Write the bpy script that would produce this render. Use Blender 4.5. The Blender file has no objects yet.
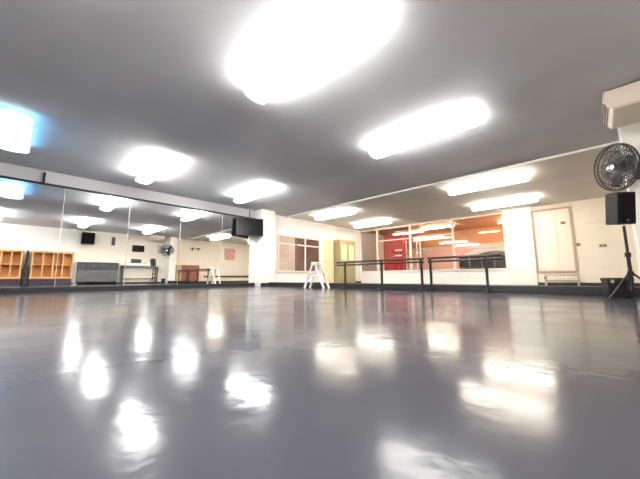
import bpy, bmesh, math, random
from mathutils import Vector, Matrix
random.seed(7)
sc = bpy.context.scene
COL = sc.collection
PI = math.pi

# ------------------------------------------------------------------ sizes (metres)
H = 2.765            # ceiling height
YM = 8.911           # face of the mirrors on the left wall
YL = 8.95            # left wall
YR = -1.10           # rear wall (behind / right of the camera)
XB = -4.0            # back wall
XF = 12.60           # far wall with the windows
XE = 16.2            # end wall of the lounge behind the windows
XK = 6.40            # black kerb between the two halves of the room

# ------------------------------------------------------------------ materials
MATS = {}
def mat(name, col, rough=0.6, metal=0.0, spec=0.5, noise=0.0, nscale=8.0, bump=0.0, bscale=40.0, emit=None, estr=0.0, stretch=None, coat=0.0):
    if name in MATS: return MATS[name]
    m = bpy.data.materials.new(name); m.use_nodes = True
    nt = m.node_tree; b = nt.nodes['Principled BSDF']
    b.inputs['Base Color'].default_value = (*col, 1)
    b.inputs['Roughness'].default_value = rough
    b.inputs['Metallic'].default_value = metal
    b.inputs['Specular IOR Level'].default_value = spec
    b.inputs['Coat Weight'].default_value = coat
    if emit:
        b.inputs['Emission Color'].default_value = (*emit, 1)
        b.inputs['Emission Strength'].default_value = estr
    if noise or bump:
        tc = nt.nodes.new('ShaderNodeTexCoord')
        mp = nt.nodes.new('ShaderNodeMapping')
        nt.links.new(tc.outputs['Object'], mp.inputs['Vector'])
        if stretch: mp.inputs['Scale'].default_value = stretch
    if noise:
        n = nt.nodes.new('ShaderNodeTexNoise'); n.inputs['Scale'].default_value = nscale; n.inputs['Detail'].default_value = 6
        nt.links.new(mp.outputs['Vector'], n.inputs['Vector'])
        r = nt.nodes.new('ShaderNodeValToRGB')
        r.color_ramp.elements[0].position = 0.3; r.color_ramp.elements[1].position = 0.7
        r.color_ramp.elements[0].color = (*[c*(1-noise) for c in col], 1)
        r.color_ramp.elements[1].color = (*[min(1, c*(1+noise)) for c in col], 1)
        nt.links.new(n.outputs['Fac'], r.inputs['Fac']); nt.links.new(r.outputs['Color'], b.inputs['Base Color'])
    if bump:
        n2 = nt.nodes.new('ShaderNodeTexNoise'); n2.inputs['Scale'].default_value = bscale; n2.inputs['Detail'].default_value = 4
        nt.links.new(mp.outputs['Vector'], n2.inputs['Vector'])
        bp = nt.nodes.new('ShaderNodeBump'); bp.inputs['Strength'].default_value = bump; bp.inputs['Distance'].default_value = 0.01
        nt.links.new(n2.outputs['Fac'], bp.inputs['Height']); nt.links.new(bp.outputs['Normal'], b.inputs['Normal'])
    MATS[name] = m
    return m

def floor_mat():
    m = bpy.data.materials.new('vinyl_floor'); m.use_nodes = True
    nt = m.node_tree; b = nt.nodes['Principled BSDF']
    tc = nt.nodes.new('ShaderNodeTexCoord')
    n = nt.nodes.new('ShaderNodeTexNoise'); n.inputs['Scale'].default_value = 0.9; n.inputs['Detail'].default_value = 5
    nt.links.new(tc.outputs['Object'], n.inputs['Vector'])
    r = nt.nodes.new('ShaderNodeValToRGB')
    r.color_ramp.elements[0].position = .3; r.color_ramp.elements[0].color = (.057, .060, .071, 1)
    r.color_ramp.elements[1].position = .7; r.color_ramp.elements[1].color = (.077, .080, .092, 1)
    nt.links.new(n.outputs['Fac'], r.inputs['Fac']); nt.links.new(r.outputs['Color'], b.inputs['Base Color'])
    n3 = nt.nodes.new('ShaderNodeTexNoise'); n3.inputs['Scale'].default_value = 2.2; n3.inputs['Detail'].default_value = 6
    nt.links.new(tc.outputs['Object'], n3.inputs['Vector'])
    mr = nt.nodes.new('ShaderNodeMapRange'); mr.inputs['From Min'].default_value = .3; mr.inputs['From Max'].default_value = .7
    mr.inputs['To Min'].default_value = .10; mr.inputs['To Max'].default_value = .20
    nt.links.new(n3.outputs['Fac'], mr.inputs['Value']); nt.links.new(mr.outputs['Result'], b.inputs['Roughness'])
    n2 = nt.nodes.new('ShaderNodeTexNoise'); n2.inputs['Scale'].default_value = 9; n2.inputs['Detail'].default_value = 3
    nt.links.new(tc.outputs['Object'], n2.inputs['Vector'])
    bp = nt.nodes.new('ShaderNodeBump'); bp.inputs['Strength'].default_value = .07; bp.inputs['Distance'].default_value = .02
    nt.links.new(n2.outputs['Fac'], bp.inputs['Height']); nt.links.new(bp.outputs['Normal'], b.inputs['Normal'])
    b.inputs['Specular IOR Level'].default_value = .09
    return m

def wood(name, c1, c2, rough=.45, axis=(1, 1, 9)):
    if name in MATS: return MATS[name]
    m = bpy.data.materials.new(name); m.use_nodes = True
    nt = m.node_tree; b = nt.nodes['Principled BSDF']; b.inputs['Roughness'].default_value = rough
    tc = nt.nodes.new('ShaderNodeTexCoord'); mp = nt.nodes.new('ShaderNodeMapping'); mp.inputs['Scale'].default_value = axis
    n = nt.nodes.new('ShaderNodeTexNoise'); n.inputs['Scale'].default_value = 5; n.inputs['Detail'].default_value = 8; n.inputs['Distortion'].default_value = .6
    r = nt.nodes.new('ShaderNodeValToRGB')
    r.color_ramp.elements[0].position = .32; r.color_ramp.elements[0].color = (*c1, 1)
    r.color_ramp.elements[1].position = .68; r.color_ramp.elements[1].color = (*c2, 1)
    nt.links.new(tc.outputs['Object'], mp.inputs['Vector']); nt.links.new(mp.outputs['Vector'], n.inputs['Vector'])
    nt.links.new(n.outputs['Fac'], r.inputs['Fac']); nt.links.new(r.outputs['Color'], b.inputs['Base Color'])
    MATS[name] = m
    return m

def glass_mat():
    m = bpy.data.materials.new('window_glass'); m.use_nodes = True
    nt = m.node_tree; nt.nodes.remove(nt.nodes['Principled BSDF']); out = nt.nodes['Material Output']
    t = nt.nodes.new('ShaderNodeBsdfTransparent'); t.inputs['Color'].default_value = (.94, .95, .94, 1)
    g = nt.nodes.new('ShaderNodeBsdfGlossy'); g.inputs['Roughness'].default_value = .02
    f = nt.nodes.new('ShaderNodeFresnel'); f.inputs['IOR'].default_value = 1.45
    x = nt.nodes.new('ShaderNodeMixShader')
    nt.links.new(f.outputs['Fac'], x.inputs['Fac']); nt.links.new(t.outputs['BSDF'], x.inputs[1]); nt.links.new(g.outputs['BSDF'], x.inputs[2])
    nt.links.new(x.outputs['Shader'], out.inputs['Surface'])
    return m

FLOOR = floor_mat(); GLASS = glass_mat()
CEIL = mat('ceiling_grey_paint', (.54, .545, .565), .9, noise=.06, nscale=1.2, bump=.15, bscale=120)
CEIL2 = mat('ceiling_taupe_paint', (.70, .66, .62), .9, noise=.05, nscale=1.2, bump=.15, bscale=120)
WHITE = mat('white_wall_paint', (.90, .89, .87), .75, noise=.02, nscale=2, bump=.08, bscale=90)
CREAM = mat('cream_wall_paint', (.87, .80, .69), .75, noise=.025, nscale=2, bump=.08, bscale=90)
BAND = mat('pale_grey_wall_paint', (.60, .59, .61), .8, noise=.03, nscale=2)
TERRA = mat('terracotta_wall_paint', (.52, .25, .115), .8, noise=.08, nscale=1.5)
SALMON = mat('salmon_wall_paint', (.72, .44, .36), .8, noise=.05, nscale=1.5)
BLACK = mat('black_rubber_trim', (.018, .018, .02), .5, noise=.1, nscale=12)
BLACKM = mat('black_metal', (.02, .02, .021), .4, metal=.3)
CHAR = mat('charcoal_plastic', (.020, .020, .021), .55, spec=.3, bump=.2, bscale=200)
GRILLE = mat('black_speaker_grille', (.008, .008, .009), .85, spec=.2, bump=.8, bscale=350)
GREYM = mat('grey_fan_wire', (.09, .09, .095), .4, metal=.5)
GREYP = mat('grey_fan_plastic', (.055, .055, .058), .5)
CHROME = mat('chrome', (.75, .75, .75), .2, metal=1)
WMETAL = mat('white_enamel', (.86, .86, .82), .4, noise=.02, nscale=20)
CREAMP = mat('cream_plastic', (.80, .70, .60), .5, noise=.02, nscale=10)
MIRROR = mat('silvered_mirror', (.93, .94, .93), .012, metal=1)
ALU = mat('aluminium_edge', (.62, .58, .54), .35, metal=.8)
FRAMEW = mat('window_frame_paint', (.85, .72, .64), .5, noise=.03, nscale=6)
DARKWOOD = wood('dark_barre_wood', (.030, .016, .012), (.075, .042, .03), axis=(8, 1, 8))
PINE = wood('pine_cubby_wood', (.66, .33, .10), (.80, .47, .19))
PINED = wood('dark_cubby_back', (.56, .25, .07), (.66, .33, .11))
REDWOOD = wood('red_brown_wood', (.24, .07, .035), (.38, .13, .07))
TAN = wood('tan_wood', (.50, .33, .16), (.62, .43, .23))
BROWN = wood('brown_frame_wood', (.16, .085, .055), (.25, .145, .10))
YELLOWD = mat('pale_yellow_door_paint', (.80, .68, .42), .5, noise=.03, nscale=4)
OLIVE = mat('olive_cupboard_paint', (.40, .34, .17), .5, noise=.06, nscale=4)
RED = mat('red_cabinet_paint', (.52, .022, .025), .35, noise=.08, nscale=5, coat=.3)
PURPLE = mat('dark_plum_vinyl', (.055, .03, .05), .5, noise=.15, nscale=8)
SCREEN = mat('tv_screen_black', (.008, .008, .009), .35, spec=.2)
DFAB = mat('dark_grey_fabric', (.045, .045, .05), .9, noise=.2, nscale=30, bump=.4, bscale=150)
PAPER = mat('pale_green_paper', (.74, .80, .70), .8, noise=.04, nscale=10)
PINKP = mat('pink_poster_paper', (.72, .42, .36), .8, noise=.15, nscale=6)
BOARD = mat('cream_board', (.84, .76, .66), .8, noise=.03, nscale=6)
DIFF = mat('lit_white_diffuser', (.9, .9, .88), .5, emit=(1, .98, .94), estr=23)
DIFFW = mat('lit_warm_diffuser', (.9, .88, .82), .5, emit=(1, .90, .76), estr=16)
DIFFL = mat('lounge_fill_diffuser', (.9, .88, .82), .5, emit=(1, .90, .76), estr=42)  # emission for the fill lights added in the lounge
DIFFB = mat('lit_blue_diffuser', (.7, .85, .9), .5, emit=(.10, .42, .78), estr=3.6)
ENDCAP = mat('glowing_end_cap', (.85, .84, .8), .5, emit=(1, .96, .9), estr=1.2)  # opaque caps with weak emission put in so they don't look dark
STRIPE = mat('lit_amber_strip', (.9, .7, .4), .5, emit=(1, .70, .38), estr=3.0)
SMOKE = mat('brown_tinted_glass', (.16, .095, .075), .08, noise=.3, nscale=1.2)
PGLASS = mat('pinkish_frosted_glass', (.55, .42, .36), .25, noise=.15, nscale=1.5)

# ------------------------------------------------------------------ mesh helpers
def bm_new(): return bmesh.new()
def bx(bm, x0, x1, y0, y1, z0, z1, M=None):
    vs = [bm.verts.new((x, y, z)) for z in (z0, z1) for y in (y0, y1) for x in (x0, x1)]
    if M is not None:
        for v in vs: v.co = M @ v.co
    for f in ((0, 2, 3, 1), (4, 5, 7, 6), (0, 1, 5, 4), (2, 6, 7, 3), (0, 4, 6, 2), (1, 3, 7, 5)):
        bm.faces.new([vs[i] for i in f])
    return vs
def tube(bm, pts, r, n=10, cap=True, closed=False):
    pts = [Vector(p) for p in pts]; rings = []
    N = len(pts)
    for i, p in enumerate(pts):
        if closed: t = (pts[(i+1) % N]-pts[i-1])
        else: t = (pts[min(i+1, N-1)]-pts[max(i-1, 0)])
        t.normalize()
        a = Vector((0, 0, 1)) if abs(t.z) < .9 else Vector((1, 0, 0))
        s = t.cross(a).normalized(); w = s.cross(t)
        rr = r[i] if isinstance(r, (list, tuple)) else r
        rings.append([bm.verts.new(p+(s*math.cos(q)+w*math.sin(q))*rr) for q in [2*PI*k/n for k in range(n)]])
    R = N if closed else N-1
    for i in range(R):
        A, B = rings[i], rings[(i+1) % N]
        for k in range(n): bm.faces.new((A[k], A[(k+1) % n], B[(k+1) % n], B[k]))
    if cap and not closed:
        bm.faces.new(rings[0][::-1]); bm.faces.new(rings[-1])
def prism(bm, prof, axis, a0, a1):
    """extrude a closed 2-D profile along axis 0 (x) or 1 (y)"""
    def P(p, a): return (a, p[0], p[1]) if axis == 0 else ((p[0], a, p[1]) if axis == 1 else (p[0], p[1], a))
    A = [bm.verts.new(P(p, a0)) for p in prof]; B = [bm.verts.new(P(p, a1)) for p in prof]
    n = len(prof)
    for k in range(n): bm.faces.new((A[k], A[(k+1) % n], B[(k+1) % n], B[k]))
    bm.faces.new(A[::-1]); bm.faces.new(B)
def lathe(bm, prof, n=24, M=None):
    rings = []
    for r, z in prof:
        ring = [bm.verts.new((r*math.cos(2*PI*k/n), r*math.sin(2*PI*k/n), z)) for k in range(n)]
        if M is not None:
            for v in ring: v.co = M @ v.co
        rings.append(ring)
    for A, B in zip(rings, rings[1:]):
        for k in range(n): bm.faces.new((A[k], A[(k+1) % n], B[(k+1) % n], B[k]))
    bm.faces.new(rings[0][::-1]); bm.faces.new(rings[-1])
def obj(name, bm, m, parent=None, bevel=0.0, smooth=False, M=None):
    if M is not None: bmesh.ops.transform(bm, matrix=M, verts=bm.verts)
    bmesh.ops.recalc_face_normals(bm, faces=bm.faces)
    me = bpy.data.meshes.new(name); bm.to_mesh(me); bm.free()
    me.materials.append(m)
    o = bpy.data.objects.new(name, me); COL.objects.link(o)
    if parent: o.parent = parent
    if bevel:
        md = o.modifiers.new('bevel', 'BEVEL'); md.width = bevel; md.segments = 2; md.limit_method = 'ANGLE'
    if smooth:
        for p in me.polygons: p.use_smooth = True
        md = o.modifiers.new('split', 'EDGE_SPLIT'); md.split_angle = math.radians(40)
    return o
def box(name, b, m, parent=None, bevel=0.0, M=None):
    bm = bm_new(); bx(bm, *b); return obj(name, bm, m, parent, bevel, M=M)
def thing(name, label, cat, loc=(0, 0, 0), rz=0, group=None):
    o = bpy.data.objects.new(name, None); COL.objects.link(o)
    o.location = loc; o.rotation_euler = (0, 0, rz); o.empty_display_size = .1
    o['label'] = label; o['category'] = cat
    if group: o['group'] = group
    return o
def tag(o, label, cat, group=None):
    o['label'] = label; o['category'] = cat
    if group: o['group'] = group
    return o
def struct(name, bm_or_box, m, label=None, cat=None, bevel=0.0, parent=None):
    if isinstance(bm_or_box, tuple): o = box(name, bm_or_box, m, parent, bevel)
    else: o = obj(name, bm_or_box, m, parent, bevel)
    if parent is None: o['kind'] = 'structure'
    if label: o['label'] = label
    if cat: o['category'] = cat
    return o
def dup(root, loc, rz=None, label=None, group=None):
    r = root.copy(); COL.objects.link(r); r.location = loc
    if rz is not None: r.rotation_euler = (0, 0, rz)
    if label: r['label'] = label
    if group: r['group'] = group
    for ch in list(root.children):
        c = ch.copy(); COL.objects.link(c); c.parent = r
        for g in ch.children:
            d = g.copy(); COL.objects.link(d); d.parent = c
    return r

# ------------------------------------------------------------------ room shell
struct('floor', (XB, XE, YR, YL, -.1, 0), FLOOR, 'glossy grey vinyl dance floor', 'floor')
struct('ceiling', (XB, 7.47, YR, YL, H, H+.1), CEIL, 'grey painted ceiling over the dance floor', 'ceiling')
struct('ceiling_lounge', (XF+.1, XE, YR, YL, H, H+.1), TERRA, 'terracotta ceiling of the lounge behind the windows', 'ceiling')
struct('ceiling_far', (7.47, XF+.1, YR, YL, H, H+.1), CEIL2, 'taupe ceiling beyond the white ceiling trim', 'ceiling')
bm = bm_new(); bx(bm, XB, 6.6, YL, YL+.15, 0, H)
struct('wall_left', bm, BAND, 'pale grey wall strip above the mirrors', 'wall')
WIN = (7.05, 9.48, .50, 2.02)      # brown window in the far part of the left wall
DOOR = (9.62, 10.28, 0, 2.02)
bm = bm_new()
bx(bm, 6.6, WIN[0], YL, YL+.15, 0, H); bx(bm, WIN[0], WIN[1], YL, YL+.15, 0, WIN[2]); bx(bm, WIN[0], WIN[1], YL, YL+.15, WIN[3], H)
bx(bm, WIN[1], XE, YL, YL+.15, 0, H)
struct('wall_far_left', bm, WHITE, 'off-white side wall with brown window beyond the corner column', 'wall')
struct('wall_back', (XB-.15, XB, YR, YL, 0, H), WHITE)
bm = bm_new(); bx(bm, XB, 2.15, YR-.15, YR, 0, H); struct('wall_rear', bm, WHITE)
bm = bm_new(); bx(bm, 2.15, XE, YR-.15, YR, 0, H); struct('wall_rear_cream', bm, CREAM)
# far wall: low white wall under the windows, cream wall on the right
SILL = .555
struct('wall_far_low', (XF, XF+.15, 2.33, YL, 0, SILL), WHITE, 'low white wall under the row of windows', 'wall', .004)
struct('wall_far', (XF, XF+.15, YR, 1.46, 0, H), CREAM, 'cream far wall right of the white column', 'wall')
struct('column', (XF-.12, XF+.2, 1.46, 2.33, 0, H), WMETAL, 'broad white column between the window row and the cream wall', 'column', .008)
struct('wall_lounge_end', (XE, XE+.15, YR, YL, 1.95, H), TERRA, 'terracotta upper wall of the lounge seen through the windows', 'wall')
struct('wall_lounge_low', (XE-.02, XE+.15, YR, YL, 0, 1.95), SALMON, 'salmon lower wall of the lounge seen through the windows', 'wall')
struct('wall_lounge_right', (XF+.2, XE-.02, 1.2, 1.35, 0, H), TERRA)
# windows of the far wall
edges = [2.33, 4.21, 6.13, 7.91, YL]
wl = ['rightmost wide window pane, next to the white column', 'window pane right of the red cabinet', 'window pane in front of the red cabinet', 'narrow leftmost window pane by the room corner']
for i in range(4):
    y0, y1 = edges[i], edges[i+1]
    bm = bm_new(); w = .045
    bx(bm, XF+.02, XF+.09, y0, y0+w, SILL, H-.02); bx(bm, XF+.02, XF+.09, y1-w, y1, SILL, H-.02)
    bx(bm, XF+.02, XF+.09, y0+w, y1-w, SILL, SILL+.05); bx(bm, XF+.02, XF+.09, y0+w, y1-w, H-.09, H-.02)
    f = obj('window_%d' % (i+1), bm, FRAMEW, None, .004); f['kind'] = 'structure'; f['label'] = wl[i]; f['category'] = 'window'
    if i in (1, 2):
        box('transom', (XF+.03, XF+.08, y0+w, y1-w, 2.08, 2.12), FRAMEW, f)
    box('pane', (XF+.05, XF+.056, y0+w, y1-w, SILL+.05, H-.09), GLASS, f)
struct('trim_1', (XF-.06, XF+.1, 2.33, YL, SILL-.002, SILL+.018), WMETAL, 'white window sill along the low wall', 'window sill', .004)
# thin white rail across the ceiling, black kerb across the floor
struct('trim_2', (7.44, 7.48, YR, YL, H-.045, H), WMETAL, 'thin white trim line across the ceiling', 'ceiling trim', .004)
struct('trim_3', (XK-.08, XK+.08, -.5, 8.50, 0, .135), BLACK, 'low black kerb across the floor behind the barres', 'kerb', .008)
struct('baseboard_left', (XB, 6.0, YM-.035, YL, 0, .115), BLACK, 'black skirting board under the mirrors', 'skirting board', .004)
struct('baseboard_far', (XF-.02, XF, YR, 1.46, 0, .09), BLACK, None, None, .003)
struct('baseboard_rear', (XB, XF-.02, YR, YR+.02, 0, .09), BLACK, None, None, .003)
struct('baseboard_far_left', (6.62, XF, YL-.02, YL, 0, .09), BLACK, None, None, .003)
struct('trim_4', (XB, 6.0, YM-.03, YL, 2.42, 2.465), BLACK, 'thin black rail along the top of the mirrors', 'mirror rail', .004)
# the corner column where the mirrors end
bm = bm_new(); bx(bm, 6.0, 6.6, 8.52, YL, 0.0, H)
struct('corner_column', bm, WMETAL, 'white corner column at the end of the mirror wall', 'column', .01)
struct('trim_5', (5.995, 6.56, 8.505, 8.53, 0, .115), BLACK, 'black skirting at the foot of the corner column', 'skirting board', .003)
# the white end column on the right, under the fan
struct('end_column', (6.34, 6.72, YR, -.50, 0, H), WMETAL, 'white column at the right edge of the photo behind the fan', 'column', .01)

# ------------------------------------------------------------------ mirrors
def mirror(x0, x1, label):
    t = thing('wall_mirror', label, 'mirror', (x0, YM, .115), 0, 'mirror panels on the left wall')
    w = x1-x0
    box('glass', (.006, w-.006, 0, .012, 0, 2.305), MIRROR, t)
    for e in (0, w-.006): box('edge_strip', (e, e+.006, -.002, .014, 0, 2.305), ALU, t)
    box('backing', (0, w, .0141, .036, 0, 2.305), BLACK, t)
seams = [-3.31, -1.98, -.65, .68, 2.01, 3.34, 4.67, 6.0]
ml = ['mirror panel out of frame on the far left of the mirror wall', 'mirror panel just left of the photo edge', 'leftmost mirror panel in view, with pine cubbies reflected in it',
      'second mirror panel from the left, reflecting pine cubbies and a black speaker', 'third mirror panel from the left, reflecting a dark sideboard and a white table',
      'mirror panel in the middle right of the wall, reflecting a brown cupboard', 'last mirror panel, behind the hanging television by the corner column']
for a, b, l in zip(seams, seams[1:], ml): mirror(a, b, l)

# small black bracket above the mirror rail
t = thing('rail_bracket', 'small dark upright bracket above the left end of the mirror rail', 'bracket', (.30, YL, 2.46))
box('plate', (-.02, .02, -.05, 0, .005, .25), BLACKM, t, .003)
box('hook', (-.012, .012, -.09, -.05, .05, .075), BLACKM, t, .003)

# ------------------------------------------------------------------ ceiling lights
def light_fixture(name, label, loc, dm, L=1.78, W=.31, D=.11, group=None, cat='ceiling light'):
    t = thing(name, label, cat, loc, 0, group)
    box('spine', (-.06, .06, -L/2+.05, L/2-.05, -.075, 0), WMETAL, t, .004)
    def oval(g):
        return [(math.cos(2*PI*k/28)*W/2*g, -.0755-D/2+math.sin(2*PI*k/28)*D/2*g) for k in range(28)]
    bm = bm_new(); prism(bm, oval(1), 1, -L/2, L/2); obj('diffuser', bm, dm, t, smooth=True)
    for s in (-1, 1):
        bm = bm_new(); prism(bm, oval(1.02), 1, s*(L/2+.0005), s*(L/2+.028)); obj('end_cap', bm, ENDCAP, t, .004)
    return t
LX = [-.66, 1.97, 4.58]; LY = [2.02, 6.92]
G = 'fluorescent lights over the dance floor'
f0 = light_fixture('ceiling_light', 'largest bright fluorescent ceiling light, near the top centre of the photo', (1.97, 2.10, H), DIFF, group=G)
dup(f0, (4.58, 1.98, H), None, 'long fluorescent ceiling light right of centre, in front of the white ceiling trim', G)
dup(f0, (1.97, 6.85, H), None, 'bright ceiling light over the middle of the mirror wall', G)
dup(f0, (4.58, 6.88, H), None, 'ceiling light in front of the corner column with the television', G)
dup(f0, (-.66, 2.02, H), None, 'ceiling light behind the camera', G)
G2 = 'warm lights beyond the white ceiling trim'
f1 = light_fixture('ceiling_light', 'warm ceiling light just beyond the white ceiling trim, right of centre', (8.27, 1.85, H), DIFFW, group=G2)
dup(f1, (10.88, 1.98, H), None, 'warm ceiling light before the white column and cream wall', G2)
dup(f1, (8.27, 7.05, H), None, 'warm ceiling light left, just beyond the far end of the white ceiling trim', G2)
dup(f1, (10.88, 7.05, H), None, 'warm ceiling light in front of the leftmost windows', G2)
light_fixture('ceiling_light', 'blue glowing ceiling light at the left edge of the photo', (-.22, 6.65, H), DIFFB, L=1.5, W=.46)
# fill lights added to brighten the lounge
light_fixture('lounge_fill_light', 'short fill light added inside the lounge, mostly hidden behind the white column', (14.4, 2.12, H), DIFFL, L=.84, W=.5)
light_fixture('lounge_fill_light', 'slim fill light added inside the lounge behind the middle windows', (14.0, 5.35, H), DIFFL, L=1.5, W=.12, D=.06)
light_fixture('ceiling_light', 'fill light added out of frame behind the camera to brighten the pine cubbies', (-1.7, -.1, H), DIFF, group=G)  # extra lamp added out of view to brighten the rear wall and cubbies

# ------------------------------------------------------------------ television at the corner
t = thing('television', 'black flat television hanging in the corner above the mirrors', 'television', (5.555, 8.62, 2.375), math.radians(-21.3))
M = Matrix.Rotation(math.radians(-5), 4, 'X')
box('casing', (-.47, .47, 0, .06, -.62, 0), CHAR, t, .008, M)
box('screen', (-.455, .455, -.004, .001, -.595, -.022), SCREEN, t, 0, M)
box('bezel_strip', (-.47, .47, -.008, 0, -.62, -.600), BLACKM, t, .003, M)
bm = bm_new(); bx(bm, -.12, .12, .058, .10, -.45, -.1); obj('mounting_plate', bm, BLACKM, t)
bm = bm_new(); tube(bm, [(0, .09, -.2), (0, .09, H-2.375)], .02); obj('hanger_rod', bm, GREYM, t)
# ------------------------------------------------------------------ ballet barres
def barre(label, y0, y1, posts):
    t = thing('ballet_barre', label, 'ballet barre', (6.18, y0, 0), 0, 'free-standing ballet barres by the kerb')
    L = y1-y0
    for nm, z, r in (('upper_rail', .70, .026), ('lower_rail', .63, .022)):
        bm = bm_new(); tube(bm, [(0, 0, z), (0, .01, z), (0, L-.01, z), (0, L, z)], [r*.7, r, r, r*.7], 14); obj(nm, bm, DARKWOOD, t, smooth=True)
    for y in posts:
        yy = y-y0
        bm = bm_new(); bx(bm, -.022, .022, yy-.022, yy+.022, .03, .68); p = obj('post', bm, BLACKM, t, .004)
        bm = bm_new(); bx(bm, -.20, .11, yy-.03, yy+.03, 0, .03); obj('foot', bm, BLACKM, p, .006)
        for z in (.70, .63): box('rail_bracket', (-.030, .030, yy-.03, yy+.03, z-.034, z-.020), BLACKM, p, .002)
barre('left dark wooden ballet barre on three black posts, before the low white wall', 2.69, 5.20, [4.90, 3.77, 2.76])
barre('right shorter dark wooden ballet barre on two black posts, nearest the white column', 1.22, 2.62, [2.56, 1.485])

# ------------------------------------------------------------------ white folding trestle by the corner
t = thing('folding_trestle', 'white A-frame trestle standing near the corner column', 'trestle', (6.0, 5.82, 0))
bm = bm_new(); bx(bm, -.14, .16, -.07, .07, .66, .74); obj('top_beam', bm, WMETAL, t, .01)
for sx in (-.1, .12):
    for s in (-1, 1):
        bm = bm_new(); tube(bm, [(sx, s*.06, .67), (sx, s*.24, .30), (sx, s*.38, .0)], .032, 8); l = obj('leg', bm, WMETAL, t, smooth=True)
for s in (-1, 1):
    bm = bm_new(); tube(bm, [(-.1, s*.24, .30), (.12, s*.24, .30)], .014, 8); obj('cross_bar', bm, WMETAL, t)
bm = bm_new(); tube(bm, [(-.1, -.21, .36), (-.1, .21, .36)], .012, 8); obj('spreader', bm, WMETAL, t)

# ------------------------------------------------------------------ right edge: fan, speaker on stand, case, air conditioner
def fan():
    t = thing('wall_fan', 'large grey wire wall fan on the white end column', 'fan', (6.16, -.40, 1.935))
    # axis of the fan: local z -> facing into the room
    nrm = Vector((-.60, .79, -.10)).normalized()
    q = nrm.to_track_quat('Z', 'Y').to_matrix().to_4x4()
    R = .345
    bm = bm_new()
    for r, z in ((R, .0), (R, .05), (R*.72, .085), (R*.42, .10), (R*.72, -.05), (R*.42, -.07)):
        tube(bm, [(r*math.cos(2*PI*k/36), r*math.sin(2*PI*k/36), z) for k in range(36)], .012 if r == R else .007, 6, closed=True)
    for k in range(40):
        a = 2*PI*k/40; c, s = math.cos(a), math.sin(a)
        tube(bm, [(r*c, r*s, z) for r, z in ((.07, .108), (R*.42, .10), (R*.72, .085), (R, .05), (R, 0), (R*.72, -.05), (R*.42, -.07), (.08, -.08))], .0045, 5)
    obj('cage', bm, GREYM, t, M=q)
    bm = bm_new(); lathe(bm, [(.005, .10), (.055, .112), (.07, .105), (.07, .095), (.005, .095)], 24); obj('badge', bm, CHROME, t, M=q)
    for k in range(3):
        bm = bm_new(); a0 = 2*PI*k/3
        pts = []
        for i in range(7):
            r = .05+(.30-.05)*i/6; w = (.35+.35*math.sin(PI*min(1, i/5)))
            pts.append([(r*math.cos(a0+w*u), r*math.sin(a0+w*u), .03-.05*u) for u in (0, .33, .66, 1)])
        V = [[bm.verts.new(p) for p in row] for row in pts]
        for i in range(6):
            for j in range(3): bm.faces.new((V[i][j], V[i][j+1], V[i+1][j+1], V[i+1][j]))
        o = obj('blade', bm, GREYP, t, M=q); md = o.modifiers.new('thick', 'SOLIDIFY'); md.thickness = .006
    bm = bm_new(); lathe(bm, [(.04, .06), (.055, .05), (.06, -.03), (.09, -.09), (.085, -.2), (.05, -.24)], 20); obj('motor', bm, GREYP, t, smooth=True, M=q)
    bm = bm_new(); back = q @ Vector((0, 0, -.2)); col = Vector((.22, -.30, -.06))
    tube(bm, [back, back.lerp(col, .5)+Vector((0, 0, -.02)), col], .022, 10); obj('arm', bm, GREYP, t)
    box('wall_plate', (.155, .179, -.36, -.16, -.20, .08), GREYP, t, .005)
fan()

def pa_speaker(name, label, loc, rz, tilt, w, d, h, cat='loudspeaker'):
    t = thing(name, label, cat, loc, rz)
    M = Matrix.Rotation(tilt, 4, 'X')
    M2 = M
    bm = bm_new(); prism(bm, [(-w/2, -d/2), (w/2, -d/2), (w*.36, d/2), (-w*.36, d/2)], 2, 0, h); obj('cabinet', bm, CHAR, t, .012, M=M2)
    bm = bm_new(); bx(bm, -w/2+.015, w/2-.015, -d/2-.012, -d/2-.001, .02, h-.02); g = obj('grille', bm, GRILLE, t, .008, M=M2)
    bm = bm_new(); Mx = M2 @ Matrix.Translation((0, -d/2-.012, h*.12)) @ Matrix.Rotation(PI/2, 4, 'X')
    lathe(bm, [(.003, .0), (.018, .001), (.018, .004), (.003, .004)], 16, Mx); obj('badge', bm, GREYM, t)
    bm = bm_new(); bx(bm, -.06, .06, d/2-.003, d/2+.012, h*.55, h*.62); obj('handle', bm, BLACKM, t, .004, M=M2)
    return t
def tripod(label, loc, hh):
    t = thing('speaker_stand', label, 'speaker stand', loc)
    bm = bm_new(); tube(bm, [(0, 0, .10), (0, 0, hh*.6)], .020, 12); obj('lower_pole', bm, BLACKM, t)
    bm = bm_new(); tube(bm, [(0, 0, hh*.6), (0, 0, hh-.004)], .015, 12); obj('upper_pole', bm, BLACKM, t)
    bm = bm_new(); tube(bm, [(0, 0, hh*.57), (0, 0, hh*.63)], .030, 12); c = obj('collar', bm, BLACKM, t)
    bm = bm_new(); tube(bm, [(.03, 0, hh*.6), (.07, 0, hh*.6)], .014, 8); obj('knob', bm, BLACKM, c)
    bm = bm_new(); tube(bm, [(0, 0, .30), (0, 0, .36)], .032, 12); obj('hub', bm, BLACKM, t)
    for k in range(3):
        a = 2*PI*k/3+2.3; c, s = math.cos(a), math.sin(a)
        bm = bm_new(); tube(bm, [(.025*c, .025*s, .33), (.30*c, .30*s, .02)], .012, 8); l = obj('leg', bm, BLACKM, t)
        bm = bm_new(); tube(bm, [(.275*c, .275*s, .04), (.31*c, .31*s, .0)], .018, 8); obj('rubber_foot', bm, CHAR, l)
        bm = bm_new(); tube(bm, [(.015*c, .015*s, .12), (.16*c, .16*s, .175)], .007, 6); obj('brace', bm, BLACKM, t)
SP = Vector((5.45, -.335, 0))
tripod('black tripod stand under the loudspeaker at the right edge', SP, .955)
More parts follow.
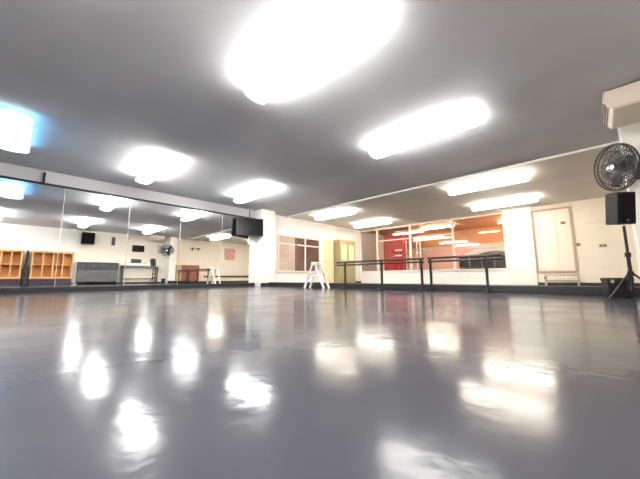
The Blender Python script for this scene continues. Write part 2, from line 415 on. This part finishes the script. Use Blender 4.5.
pa_speaker('loudspeaker', 'black loudspeaker tilted on the tripod stand below the fan', (SP.x, SP.y+.04, .975), math.radians(-50), math.radians(7), .23, .21, .42)

t = thing('equipment_case', 'small black equipment case on the floor left of the speaker stand', 'case', (5.98, -.22, 0), math.radians(-70))
box('body', (-.14, .14, -.10, .10, .015, .23), CHAR, t, .01)
box('lid', (-.145, .145, -.105, .105, .2305, .275), mat('dark_olive_lid', (.03, .032, .018), .6), t, .008)
for s in (-.09, .09): box('latch', (s-.02, s+.02, -.112, -.1055, .20, .25), CHROME, t, .002)
for sx in (-.11, .11):
    for sy in (-.07, .07): box('foot', (sx-.015, sx+.015, sy-.015, sy+.015, 0, .015), BLACK, t)

t = thing('air_conditioner', 'cream air conditioner hung from the ceiling above the fan', 'air conditioner', (5.45, -.30, H))
bm = bm_new(); prism(bm, [(-.75, -.02), (0, -.02), (0.0, -.16), (-.08, -.30), (-.75, -.30)], 0, -.25, .50); obj('body', bm, CREAMP, t, .02)
for k in range(3):
    box('louver', (-.20, .45, .001-.02*k, .012-.02*k, -.175-.035*k, -.165-.035*k), mat('grey_louver', (.35, .30, .26), .5), t)
for x in (-.2, .45): box('hanger', (x-.01, x+.01, -.5, -.47, -.0199, 0), GREYM, t)
box('side_panel', (-.262, -.2505, -.70, -.05, -.28, -.05), CREAMP, t, .01)

# ------------------------------------------------------------------ cream far wall: notice board, heater, conduit, socket
t = thing('notice_board', 'tall framed cream notice board beside the white column', 'notice board', (XF, .92, .42))
w2, hb = .54, 2.20
bm = bm_new()
bx(bm, -.05, 0, -w2, -w2+.06, 0, hb); bx(bm, -.05, 0, w2-.06, w2, 0, hb); bx(bm, -.05, 0, -w2+.06, w2-.06, hb-.06, hb); bx(bm, -.05, 0, -w2+.06, w2-.06, 0, .06)
obj('frame', bm, mat('beige_frame', (.52, .38, .28), .6, noise=.05, nscale=6), t, .005)
box('board', (-.02, 0, -w2+.061, w2-.061, .061, hb-.061), BOARD, t)
bm = bm_new(); bx(bm, -.035, -.0205, -.10, .42, .1, hb-.17)
obj('raised_panel', bm, mat('pale_panel', (.88, .80, .70), .7), t, .006)
box('green_sheet', (-.038, -.0352, -.05, .30, .95, 1.72), PAPER, t)['label'] = 'pale green paper sheet'
box('sheet', (-.0383, -.0352, -.05, .30, 1.76, 1.98), PAPER, t)
bm = bm_new(); bx(bm, -.045, -.0205, -.36, -.24, 1.62, 1.70); obj('clip', bm, BROWN, t, .004)
t2 = thing('wall_switch', 'small dark switch on the cream wall beside the notice board', 'switch', (XF, .30, 1.32))
box('plate', (-.012, 0, -.05, .05, -.05, .05), mat('brass_plate', (.30, .22, .14), .5), t2, .003)
box('rocker', (-.018, -.0121, -.02, .02, -.03, .03), BROWN, t2, .002)
t2 = thing('wall_socket', 'small beige socket halfway along the cream wall', 'socket', (XF, -.27, 1.24))
box('plate', (-.012, 0, -.09, .09, -.05, .05), mat('beige_plate', (.50, .38, .24), .5), t2, .003)
for s in (-.045, .045): box('outlet', (-.015, -.0121, s-.025, s+.025, -.025, .025), BROWN, t2, .002)
bm = bm_new(); tube(bm, [(XF-.018, .05, 1.98), (XF-.018, -1.08, 1.98)], .018, 8)
o = obj('wall_conduit', bm, mat('pale_yellow_pipe', (.88, .78, .55), .5)); tag(o, 'thin pale pipe running level across the cream wall', 'pipe')
t = thing('baseboard_heater', 'low white pipe heater at the foot of the cream wall', 'heater', (XF-.12, .80, 0))
for nm, z in (('upper_pipe', .33), ('lower_pipe', .16)):
    bm = bm_new(); tube(bm, [(0, -.42, z), (0, .46, z)], .022, 10); obj(nm, bm, mat('grey_beige_pipe', (.50, .45, .38), .4), t)
for k in range(5):
    box('fin', (-.03, .03, -.38+k*.09, -.34+k*.09, .185, .305), WMETAL, t, .004)
for s in (-.40, .43): 
    bm = bm_new(); bx(bm, -.022, .022, s-.03, s+.03, 0, .37); obj('foot', bm, mat('grey_beige_pipe', (.5, .45, .38), .4), t, .005)
bm = bm_new(); tube(bm, [(0, .43, .245), (-.09, .43, .245)], .035, 10); obj('valve', bm, BROWN, t)

# ------------------------------------------------------------------ far part of the left wall: brown window, door, cupboard
bm = bm_new(); x0, x1, z0, z1 = WIN; w = .07
y0, y1 = YL-.03, YL+.09
bx(bm, x0, x0+w, y0, y1, z0, z1); bx(bm, x1-w, x1, y0, y1, z0, z1); bx(bm, x0+w, x1-w, y0, y1, z0, z0+w); bx(bm, x0+w, x1-w, y0, y1, z1-w, z1)
f = obj('window_5', bm, FRAMEW, None, .006); f['kind'] = 'structure'; f['label'] = 'brown tinted window in the side wall past the corner column'; f['category'] = 'window'
box('pane', (x0+w, x0+.95, YL+.02, YL+.03, z0+w, z1-w), PGLASS, f)
box('dark_pane', (x0+.99, x0+1.48, YL+.02, YL+.03, z0+w, z1-w), SMOKE, f)
box('dark_pane', (x0+1.53, x1-w, YL+.02, YL+.03, z0+w, z1-w), SMOKE, f)
for a in (.95, 1.48): box('mullion', (x0+a, x0+a+.05, y0+.01, y1, z0+w, z1-w), WMETAL if a > 1 else BROWN, f)
box('transom', (x0+w, x1-w, YL-.005, YL+.018, 1.62, 1.68), FRAMEW, f)
box('glazing_back', (x0+w, x1-w, YL+.06, YL+.075, z0+w, z1-w), BROWN, f)
# pale yellow door
d = box('door_1', (DOOR[0], DOOR[1], YL-.045, YL-.001, .01, DOOR[3]), YELLOWD, None, .004)
d['kind'] = 'structure'; d['label'] = 'pale yellow door in the side wall right of the brown window'; d['category'] = 'door'
bm = bm_new(); bx(bm, DOOR[0]-.07, DOOR[0]-.002, YL-.06, YL-.001, 0, DOOR[3]+.07); bx(bm, DOOR[1]+.002, DOOR[1]+.07, YL-.06, YL-.001, 0, DOOR[3]+.07); bx(bm, DOOR[0]-.002, DOOR[1]+.002, YL-.06, YL-.001, DOOR[3]+.002, DOOR[3]+.07)
obj('door_frame', bm, WMETAL, d, .004)
bm = bm_new(); tube(bm, [(DOOR[0]+.08, YL-.045, 1.0), (DOOR[0]+.08, YL-.09, 1.0), (DOOR[0]+.2, YL-.09, 1.0)], .011, 8); obj('door_handle', bm, CHROME, d)
t = thing('tall_cupboard', 'olive wooden cupboard against the side wall left of the windows', 'cupboard', (11.0, YL-.021, 0))
box('body', (-.6, .6, -.36, -.001, .03, 2.0), OLIVE, t, .006)
for s in (0, 1):
    dd = box('door', (-.585+s*.59, -.01+s*.59, -.382, -.3605, .1, 1.97), OLIVE, t, .004)
    box('panel', (-.50+s*.59, -.095+s*.59, -.388, -.3825, 1.1, 1.85), YELLOWD, dd, .003)
    box('knob', (-.05+s*.08, -.03+s*.08, -.405, -.3825, .95, .99), BROWN, dd, .003)
box('plinth', (-.58, .58, -.34, -.02, 0, .0295), BROWN, t)
box('cornice', (-.62, .62, -.39, -.001, 2.0005, 2.06), TAN, t, .006)

# ------------------------------------------------------------------ lounge behind the windows
t = thing('red_cabinet', 'tall glossy red cabinet in the lounge behind the windows', 'cabinet', (13.5, 7.52, 0))
box('body', (.0, .55, -.55, .55, .06, 2.52), RED, t, .02)
for s in (-1, 1):
    dd = box('door', (-.025, -.001, min(s*.005, s*.54), max(s*.005, s*.54), .1, 2.48), RED, t, .008)
    box('handle', (-.05, -.0255, s*.05-.012, s*.05+.012, 1.1, 1.5), CHROME, dd, .004)
for z in (1.35, 1.62): box('label_strip', (-.03, -.0255, -.50, -.12, z, z+.07), WMETAL, t)
box('plinth', (.02, .53, -.53, .53, 0, .0595), BLACK, t)
t = thing('shelf_rack', 'pale pink rack with white crossing braces right of the red cabinet', 'rack', (13.9, 6.60, 0))
for y in (-.28, .28):
    for x in (-.2, .2): box('upright', (x-.02, x+.02, y-.02, y+.02, 0, 2.1), WMETAL, t, .003)
for z in (.5, 1.0, 1.5, 2.05): box('shelf', (-.22, .22, -.2595, .2595, z, z+.03), SALMON, t, .003)
for x, s_ in ((-.235, 1), (-.262, -1)):
    bm = bm_new(); tube(bm, [(x, -.27*s_, .55), (x, .27*s_, 1.45)], .013, 6); obj('cross_brace', bm, WMETAL, t)
def wall_strip(label, y0, y1, z):
    t = thing('wall_light', label, 'wall light', (XE, (y0+y1)/2, z), 0, 'amber strip lights on the lounge wall')
    L = (y1-y0)/2
    box('bracket', (-.05, 0, -L*.9, L*.9, -.03, .03), WMETAL, t, .004)
    bm = bm_new(); tube(bm, [(-.075, -L, 0), (-.075, L, 0)], .03, 10); obj('tube', bm, STRIPE, t)
    for s in (-1, 1): bm = bm_new(); tube(bm, [(-.075, s*L, 0), (-.075, s*(L+.04), 0)], .034, 10); obj('end_cap', bm, WMETAL, t)
wall_strip('amber strip light on the lounge wall behind the middle windows', 5.5, 7.6, 2.42)
wall_strip('amber strip light on the lounge wall near the white column', 3.2, 4.1, 2.50)
# curved white counter
t = thing('reception_counter', 'white counter with a curved top in the lounge beside the white column', 'counter', (14.1, 3.30, 0))
prof = []
N = 20
for k in range(N+1):
    y = -.98+1.96*k/N; prof.append((y, 1.18+.42*math.cos((y+.25)/1.25*PI/2) if True else 0))
bm = bm_new(); prism(bm, prof+[(p[0], p[1]-.24) for p in prof[::-1]], 0, -.25, .35); obj('curved_top', bm, WMETAL, t, .01)
bm = bm_new(); prism(bm, [(-.95, .05)]+[(p[0]*.97, p[1]-.245) for p in prof]+[(.95, .05)], 0, -.15, .25); obj('front', bm, mat('grey_green_panel', (.20, .22, .19), .6, noise=.1, nscale=5), t)
box('plinth', (-.12, .22, -.93, .93, 0, .0495), BLACK, t)
# dark stools / chairs before the counter
def lounge_chair(label, loc):
    t = thing('lounge_chair', label, 'chair', loc, 0, 'dark chairs before the curved white counter')
    box('seat', (-.2, .2, -.2, .2, .60, .66), DFAB, t, .02)
    box('backrest', (-.22, -.17, -.2, .2, .68, 1.12), DFAB, t, .02)
    for sx in (-1, 1):
        for sy in (-1, 1): bm = bm_new(); tube(bm, [(sx*.17, sy*.17, .60), (sx*.2, sy*.2, 0)], .014, 8); obj('leg', bm, CHROME, t)
    bm = bm_new(); tube(bm, [(-.19, -.185, .25), (-.19, .185, .25)], .01, 6); obj('foot_rail', bm, CHROME, t)
    return t
c0 = lounge_chair('dark lounge chair nearest the white column', (13.35, 2.62, 0))
for k, l in enumerate(['second dark lounge chair from the white column', 'third dark lounge chair from the white column', 'dark lounge chair farthest from the white column']):
    dup(c0, (13.35, 2.62+.46*(k+1), 0), None, l)

# ------------------------------------------------------------------ along the rear wall (seen in the mirrors)
def cubby(label, xc, w):
    t = thing('shoe_cubby', label, 'cubby shelf', (xc, YR+.021, 0), 0, 'pine cubbies along the rear wall')
    D = .38; z0, z1 = .30, 1.50
    box('plinth', (-w/2, w/2, 0, D-.02, 0, z0-.001), PURPLE, t, .004)
    box('back_panel', (-w/2, w/2, 0, .02, z0, z1), PINED, t)
    for z, n in ((z0, 'bottom_board'), (z1, 'top_board')): box(n, (-w/2-.02, w/2+.02, .0205, D, z, z+.08), PINE, t, .004)
    for k in range(5):
        x = -w/2+.03+(w-.06)*k/4
        box('divider', (x-.025, x+.025, .021, D-.01, z0+.081, z1-.001), PINE, t, .003)
    for k in range(4):
        xa = -w/2+.03+(w-.06)*k/4+.026; xb = -w/2+.03+(w-.06)*(k+1)/4-.026
        box('shelf', (xa, xb, .021, D-.03, .93, .96), PINE, t)
    return t
cubby('pine cubby shelf, left one of the two, reflected at the left edge of the mirrors', -.40, 1.30)
cubby('pine cubby shelf, right one of the two, reflected in the mirrors', 1.27, 1.46)
t = thing('instrument_case', 'tall dark case standing between the two pine cubbies', 'case', (.40, YR+.20, 0))
bm = bm_new(); lathe(bm, [(.02, 0), (.11, .02), (.12, .4), (.10, .75), (.055, 1.0), (.045, 1.5), (.03, 1.58), (.01, 1.6)], 18); obj('shell', bm, DFAB, t, smooth=True)
bm = bm_new(); tube(bm, [(0, .115, .5), (0, .16, .55), (0, .16, .65), (0, .1, .72)], .012, 8); obj('handle', bm, BLACKM, t)
# pale pole
t = thing('floor_pole', 'slim white upright pole beside the right pine cubby', 'pole', (2.12, -.72, 0))
bm = bm_new(); tube(bm, [(0, 0, .02), (0, 0, 2.2)], .016, 8); obj('shaft', bm, WMETAL, t)
bm = bm_new(); lathe(bm, [(.10, 0), (.10, .015), (.02, .03)], 18); obj('base', bm, WMETAL, t)
# wall speaker
t = thing('wall_speaker', 'black speaker fixed high on the rear wall, reflected in the mirrors', 'loudspeaker', (2.50, YR, 2.05))
box('cabinet', (-.26, .26, .06, .36, 0, .58), CHAR, t, .012)
box('grille', (-.24, .24, .3605, .372, .02, .56), GRILLE, t, .006)
box('bracket', (-.06, .06, 0, .0595, .2, .4), BLACKM, t)
# sideboard
t = thing('sideboard', 'long dark grey sideboard against the rear wall, reflected in the mirrors', 'sideboard', (3.02, YR+.021, 0))
box('body', (-.86, .86, 0, .37, .12, 1.12), mat('dark_grey_laminate', (.09, .09, .095), .5, noise=.1, nscale=5), t, .006)
box('top', (-.89, .89, 0, .40, 1.121, 1.16), WMETAL, t, .006)
for k in range(4):
    x = -.85+k*.425
    dd = box('door', (x+.006, x+.419, .3705, .388, .15, .72), mat('grey_door', (.13, .13, .135), .5), t, .004)
    box('knob', (x+.36, x+.38, .3885, .40, .5, .54), CHROME, dd)
    dr = box('drawer', (x+.006, x+.419, .3705, .388, .75, 1.09), mat('dark_drawer', (.06, .06, .065), .5), t, .004)
    box('handle', (x+.15, x+.27, .3885, .405, .92, .94), CHROME, dr)
for sx in (-.8, .8):
    for y in (.04, .33): box('leg', (sx-.03, sx+.03, y-.03, y+.03, 0, .1195), BLACK, t)
# white table and chairs
t = thing('white_table', 'white table against the rear wall, reflected in the mirrors', 'table', (4.95, YR+.24, 0))
box('tabletop', (-.9, .9, -.2, .16, .98, 1.03), WMETAL, t, .006)
for sx in (-.85, .85):
    for sy in (-.17, .13): box('leg', (sx-.025, sx+.025, sy-.025, sy+.025, 0, .979), GREYP, t)
box('stretcher', (-.824, .824, -.18, -.15, .25, .29), BLACKM, t)
bm = bm_new(); bx(bm, -.824, .824, -.19, -.175, .7, .979); obj('apron', bm, WMETAL, t)
t = thing('keyboard', 'white electric keyboard lying on the white table', 'keyboard', (4.75, YR+.22, 1.03))
box('body', (-.55, .55, -.13, .13, 0.001, .10), WMETAL, t, .01)
for k in range(15): box('black_key', (-.50+k*.066, -.475+k*.066, .0, .09, .101, .115), BLACKM, t)
box('music_rest', (-.25, .25, -.12, -.10, .101, .34), GREYP, t, .005)
t = thing('wall_monitor', 'small dark monitor on the rear wall above the white table', 'monitor', (4.82, YR, 1.80))
box('casing', (-.30, .30, .05, .09, 0, .36), CHAR, t, .008); box('screen', (-.28, .28, .0905, .093, .02, .34), SCREEN, t); box('bracket', (-.08, .08, 0, .0495, .1, .26), BLACKM, t)
for nm, lb, x, z, w, h_, m in (('framed_picture', 'narrow grey framed picture on the rear wall right of the speaker', 3.62, 2.05, .22, .50, GREYP),
                         ('framed_picture', 'grey framed picture on the rear wall above the brown cupboard', 6.05, 1.75, .42, .5, mat('grey_print', (.45, .46, .40), .7, noise=.3, nscale=6)),
                         ('framed_picture', 'pink framed poster on the rear wall, reflected near the television', 10.6, 1.55, .9, .85, PINKP)):
    t = thing(nm, lb, 'picture', (x, YR, z))
    box('frame', (-w/2, w/2, 0, .025, 0, h_), FRAMEW, t, .004); box('print', (-w/2+.03, w/2-.03, .0255, .028, .03, h_-.03), m, t)
t = thing('wall_shelf', 'small dark shelf on the cream rear wall', 'shelf', (8.1, YR, 2.2))
box('board', (-.3, .3, 0, .18, 0, .03), BROWN, t); 
for s in (-.2, .2): box('bracket', (s-.015, s+.015, 0, .12, -.1, -.0005), BLACKM, t)
o = box('wall_rail', (8.75, 12.5, YR+.0005, YR+.06, .34, .44), DARKWOOD, None, .01); tag(o, 'low dark wooden rail along the cream rear wall, reflected near the corner column', 'rail')
# brown cupboard past the end column
t = thing('low_cupboard', 'red-brown low cupboard with a tan end, reflected in the mirrors', 'cupboard', (7.72, YR+.021, 0))
box('body', (-.55, .55, 0, .36, .1, 1.1), REDWOOD, t, .006)
box('side_unit', (-.90, -.551, 0, .36, .1, 1.1), TAN, t, .006)
for k in range(3): 
    dd = box('door', (-.54+k*.36, -.19+k*.36, .3605, .378, .13, 1.07), REDWOOD, t, .004); box('knob', (-.24+k*.36, -.22+k*.36, .3785, .395, .6, .63), CHROME, dd)
box('plinth', (-.88, .53, .02, .34, 0, .0995), BLACK, t)

# ------------------------------------------------------------------ camera, world, colour
cd = bpy.data.cameras.new('camera'); cam = bpy.data.objects.new('camera', cd); COL.objects.link(cam)
yaw, pitch, roll, fpx = math.radians(43.349), math.radians(7.443), math.radians(-.287), 288.667
F = Vector((math.cos(yaw)*math.cos(pitch), math.sin(yaw)*math.cos(pitch), math.sin(pitch)))
r0 = Vector((math.sin(yaw), -math.cos(yaw), 0)); u0 = r0.cross(F)
r = r0*math.cos(roll)+u0*math.sin(roll); u = -r0*math.sin(roll)+u0*math.cos(roll)
Mc = Matrix((( r.x, u.x, -F.x, 0), (r.y, u.y, -F.y, 0), (r.z, u.z, -F.z, .3046), (0, 0, 0, 1)))
cam.matrix_world = Mc
cd.sensor_fit = 'HORIZONTAL'; cd.sensor_width = 36; cd.lens = fpx/640*36; cd.clip_start = .02
sc.camera = cam
w = bpy.data.worlds.new('world'); sc.world = w; w.use_nodes = True
w.node_tree.nodes['Background'].inputs['Color'].default_value = (.5, .55, .6, 1); w.node_tree.nodes['Background'].inputs['Strength'].default_value = .3
vs = sc.view_settings
vs.view_transform = 'Standard'; vs.look = 'None'; vs.gamma = 1; vs.use_curve_mapping = False; vs.exposure = 1.22
try:
    sc.cycles.max_bounces = 12; sc.cycles.glossy_bounces = 6; sc.cycles.diffuse_bounces = 5
except Exception: pass
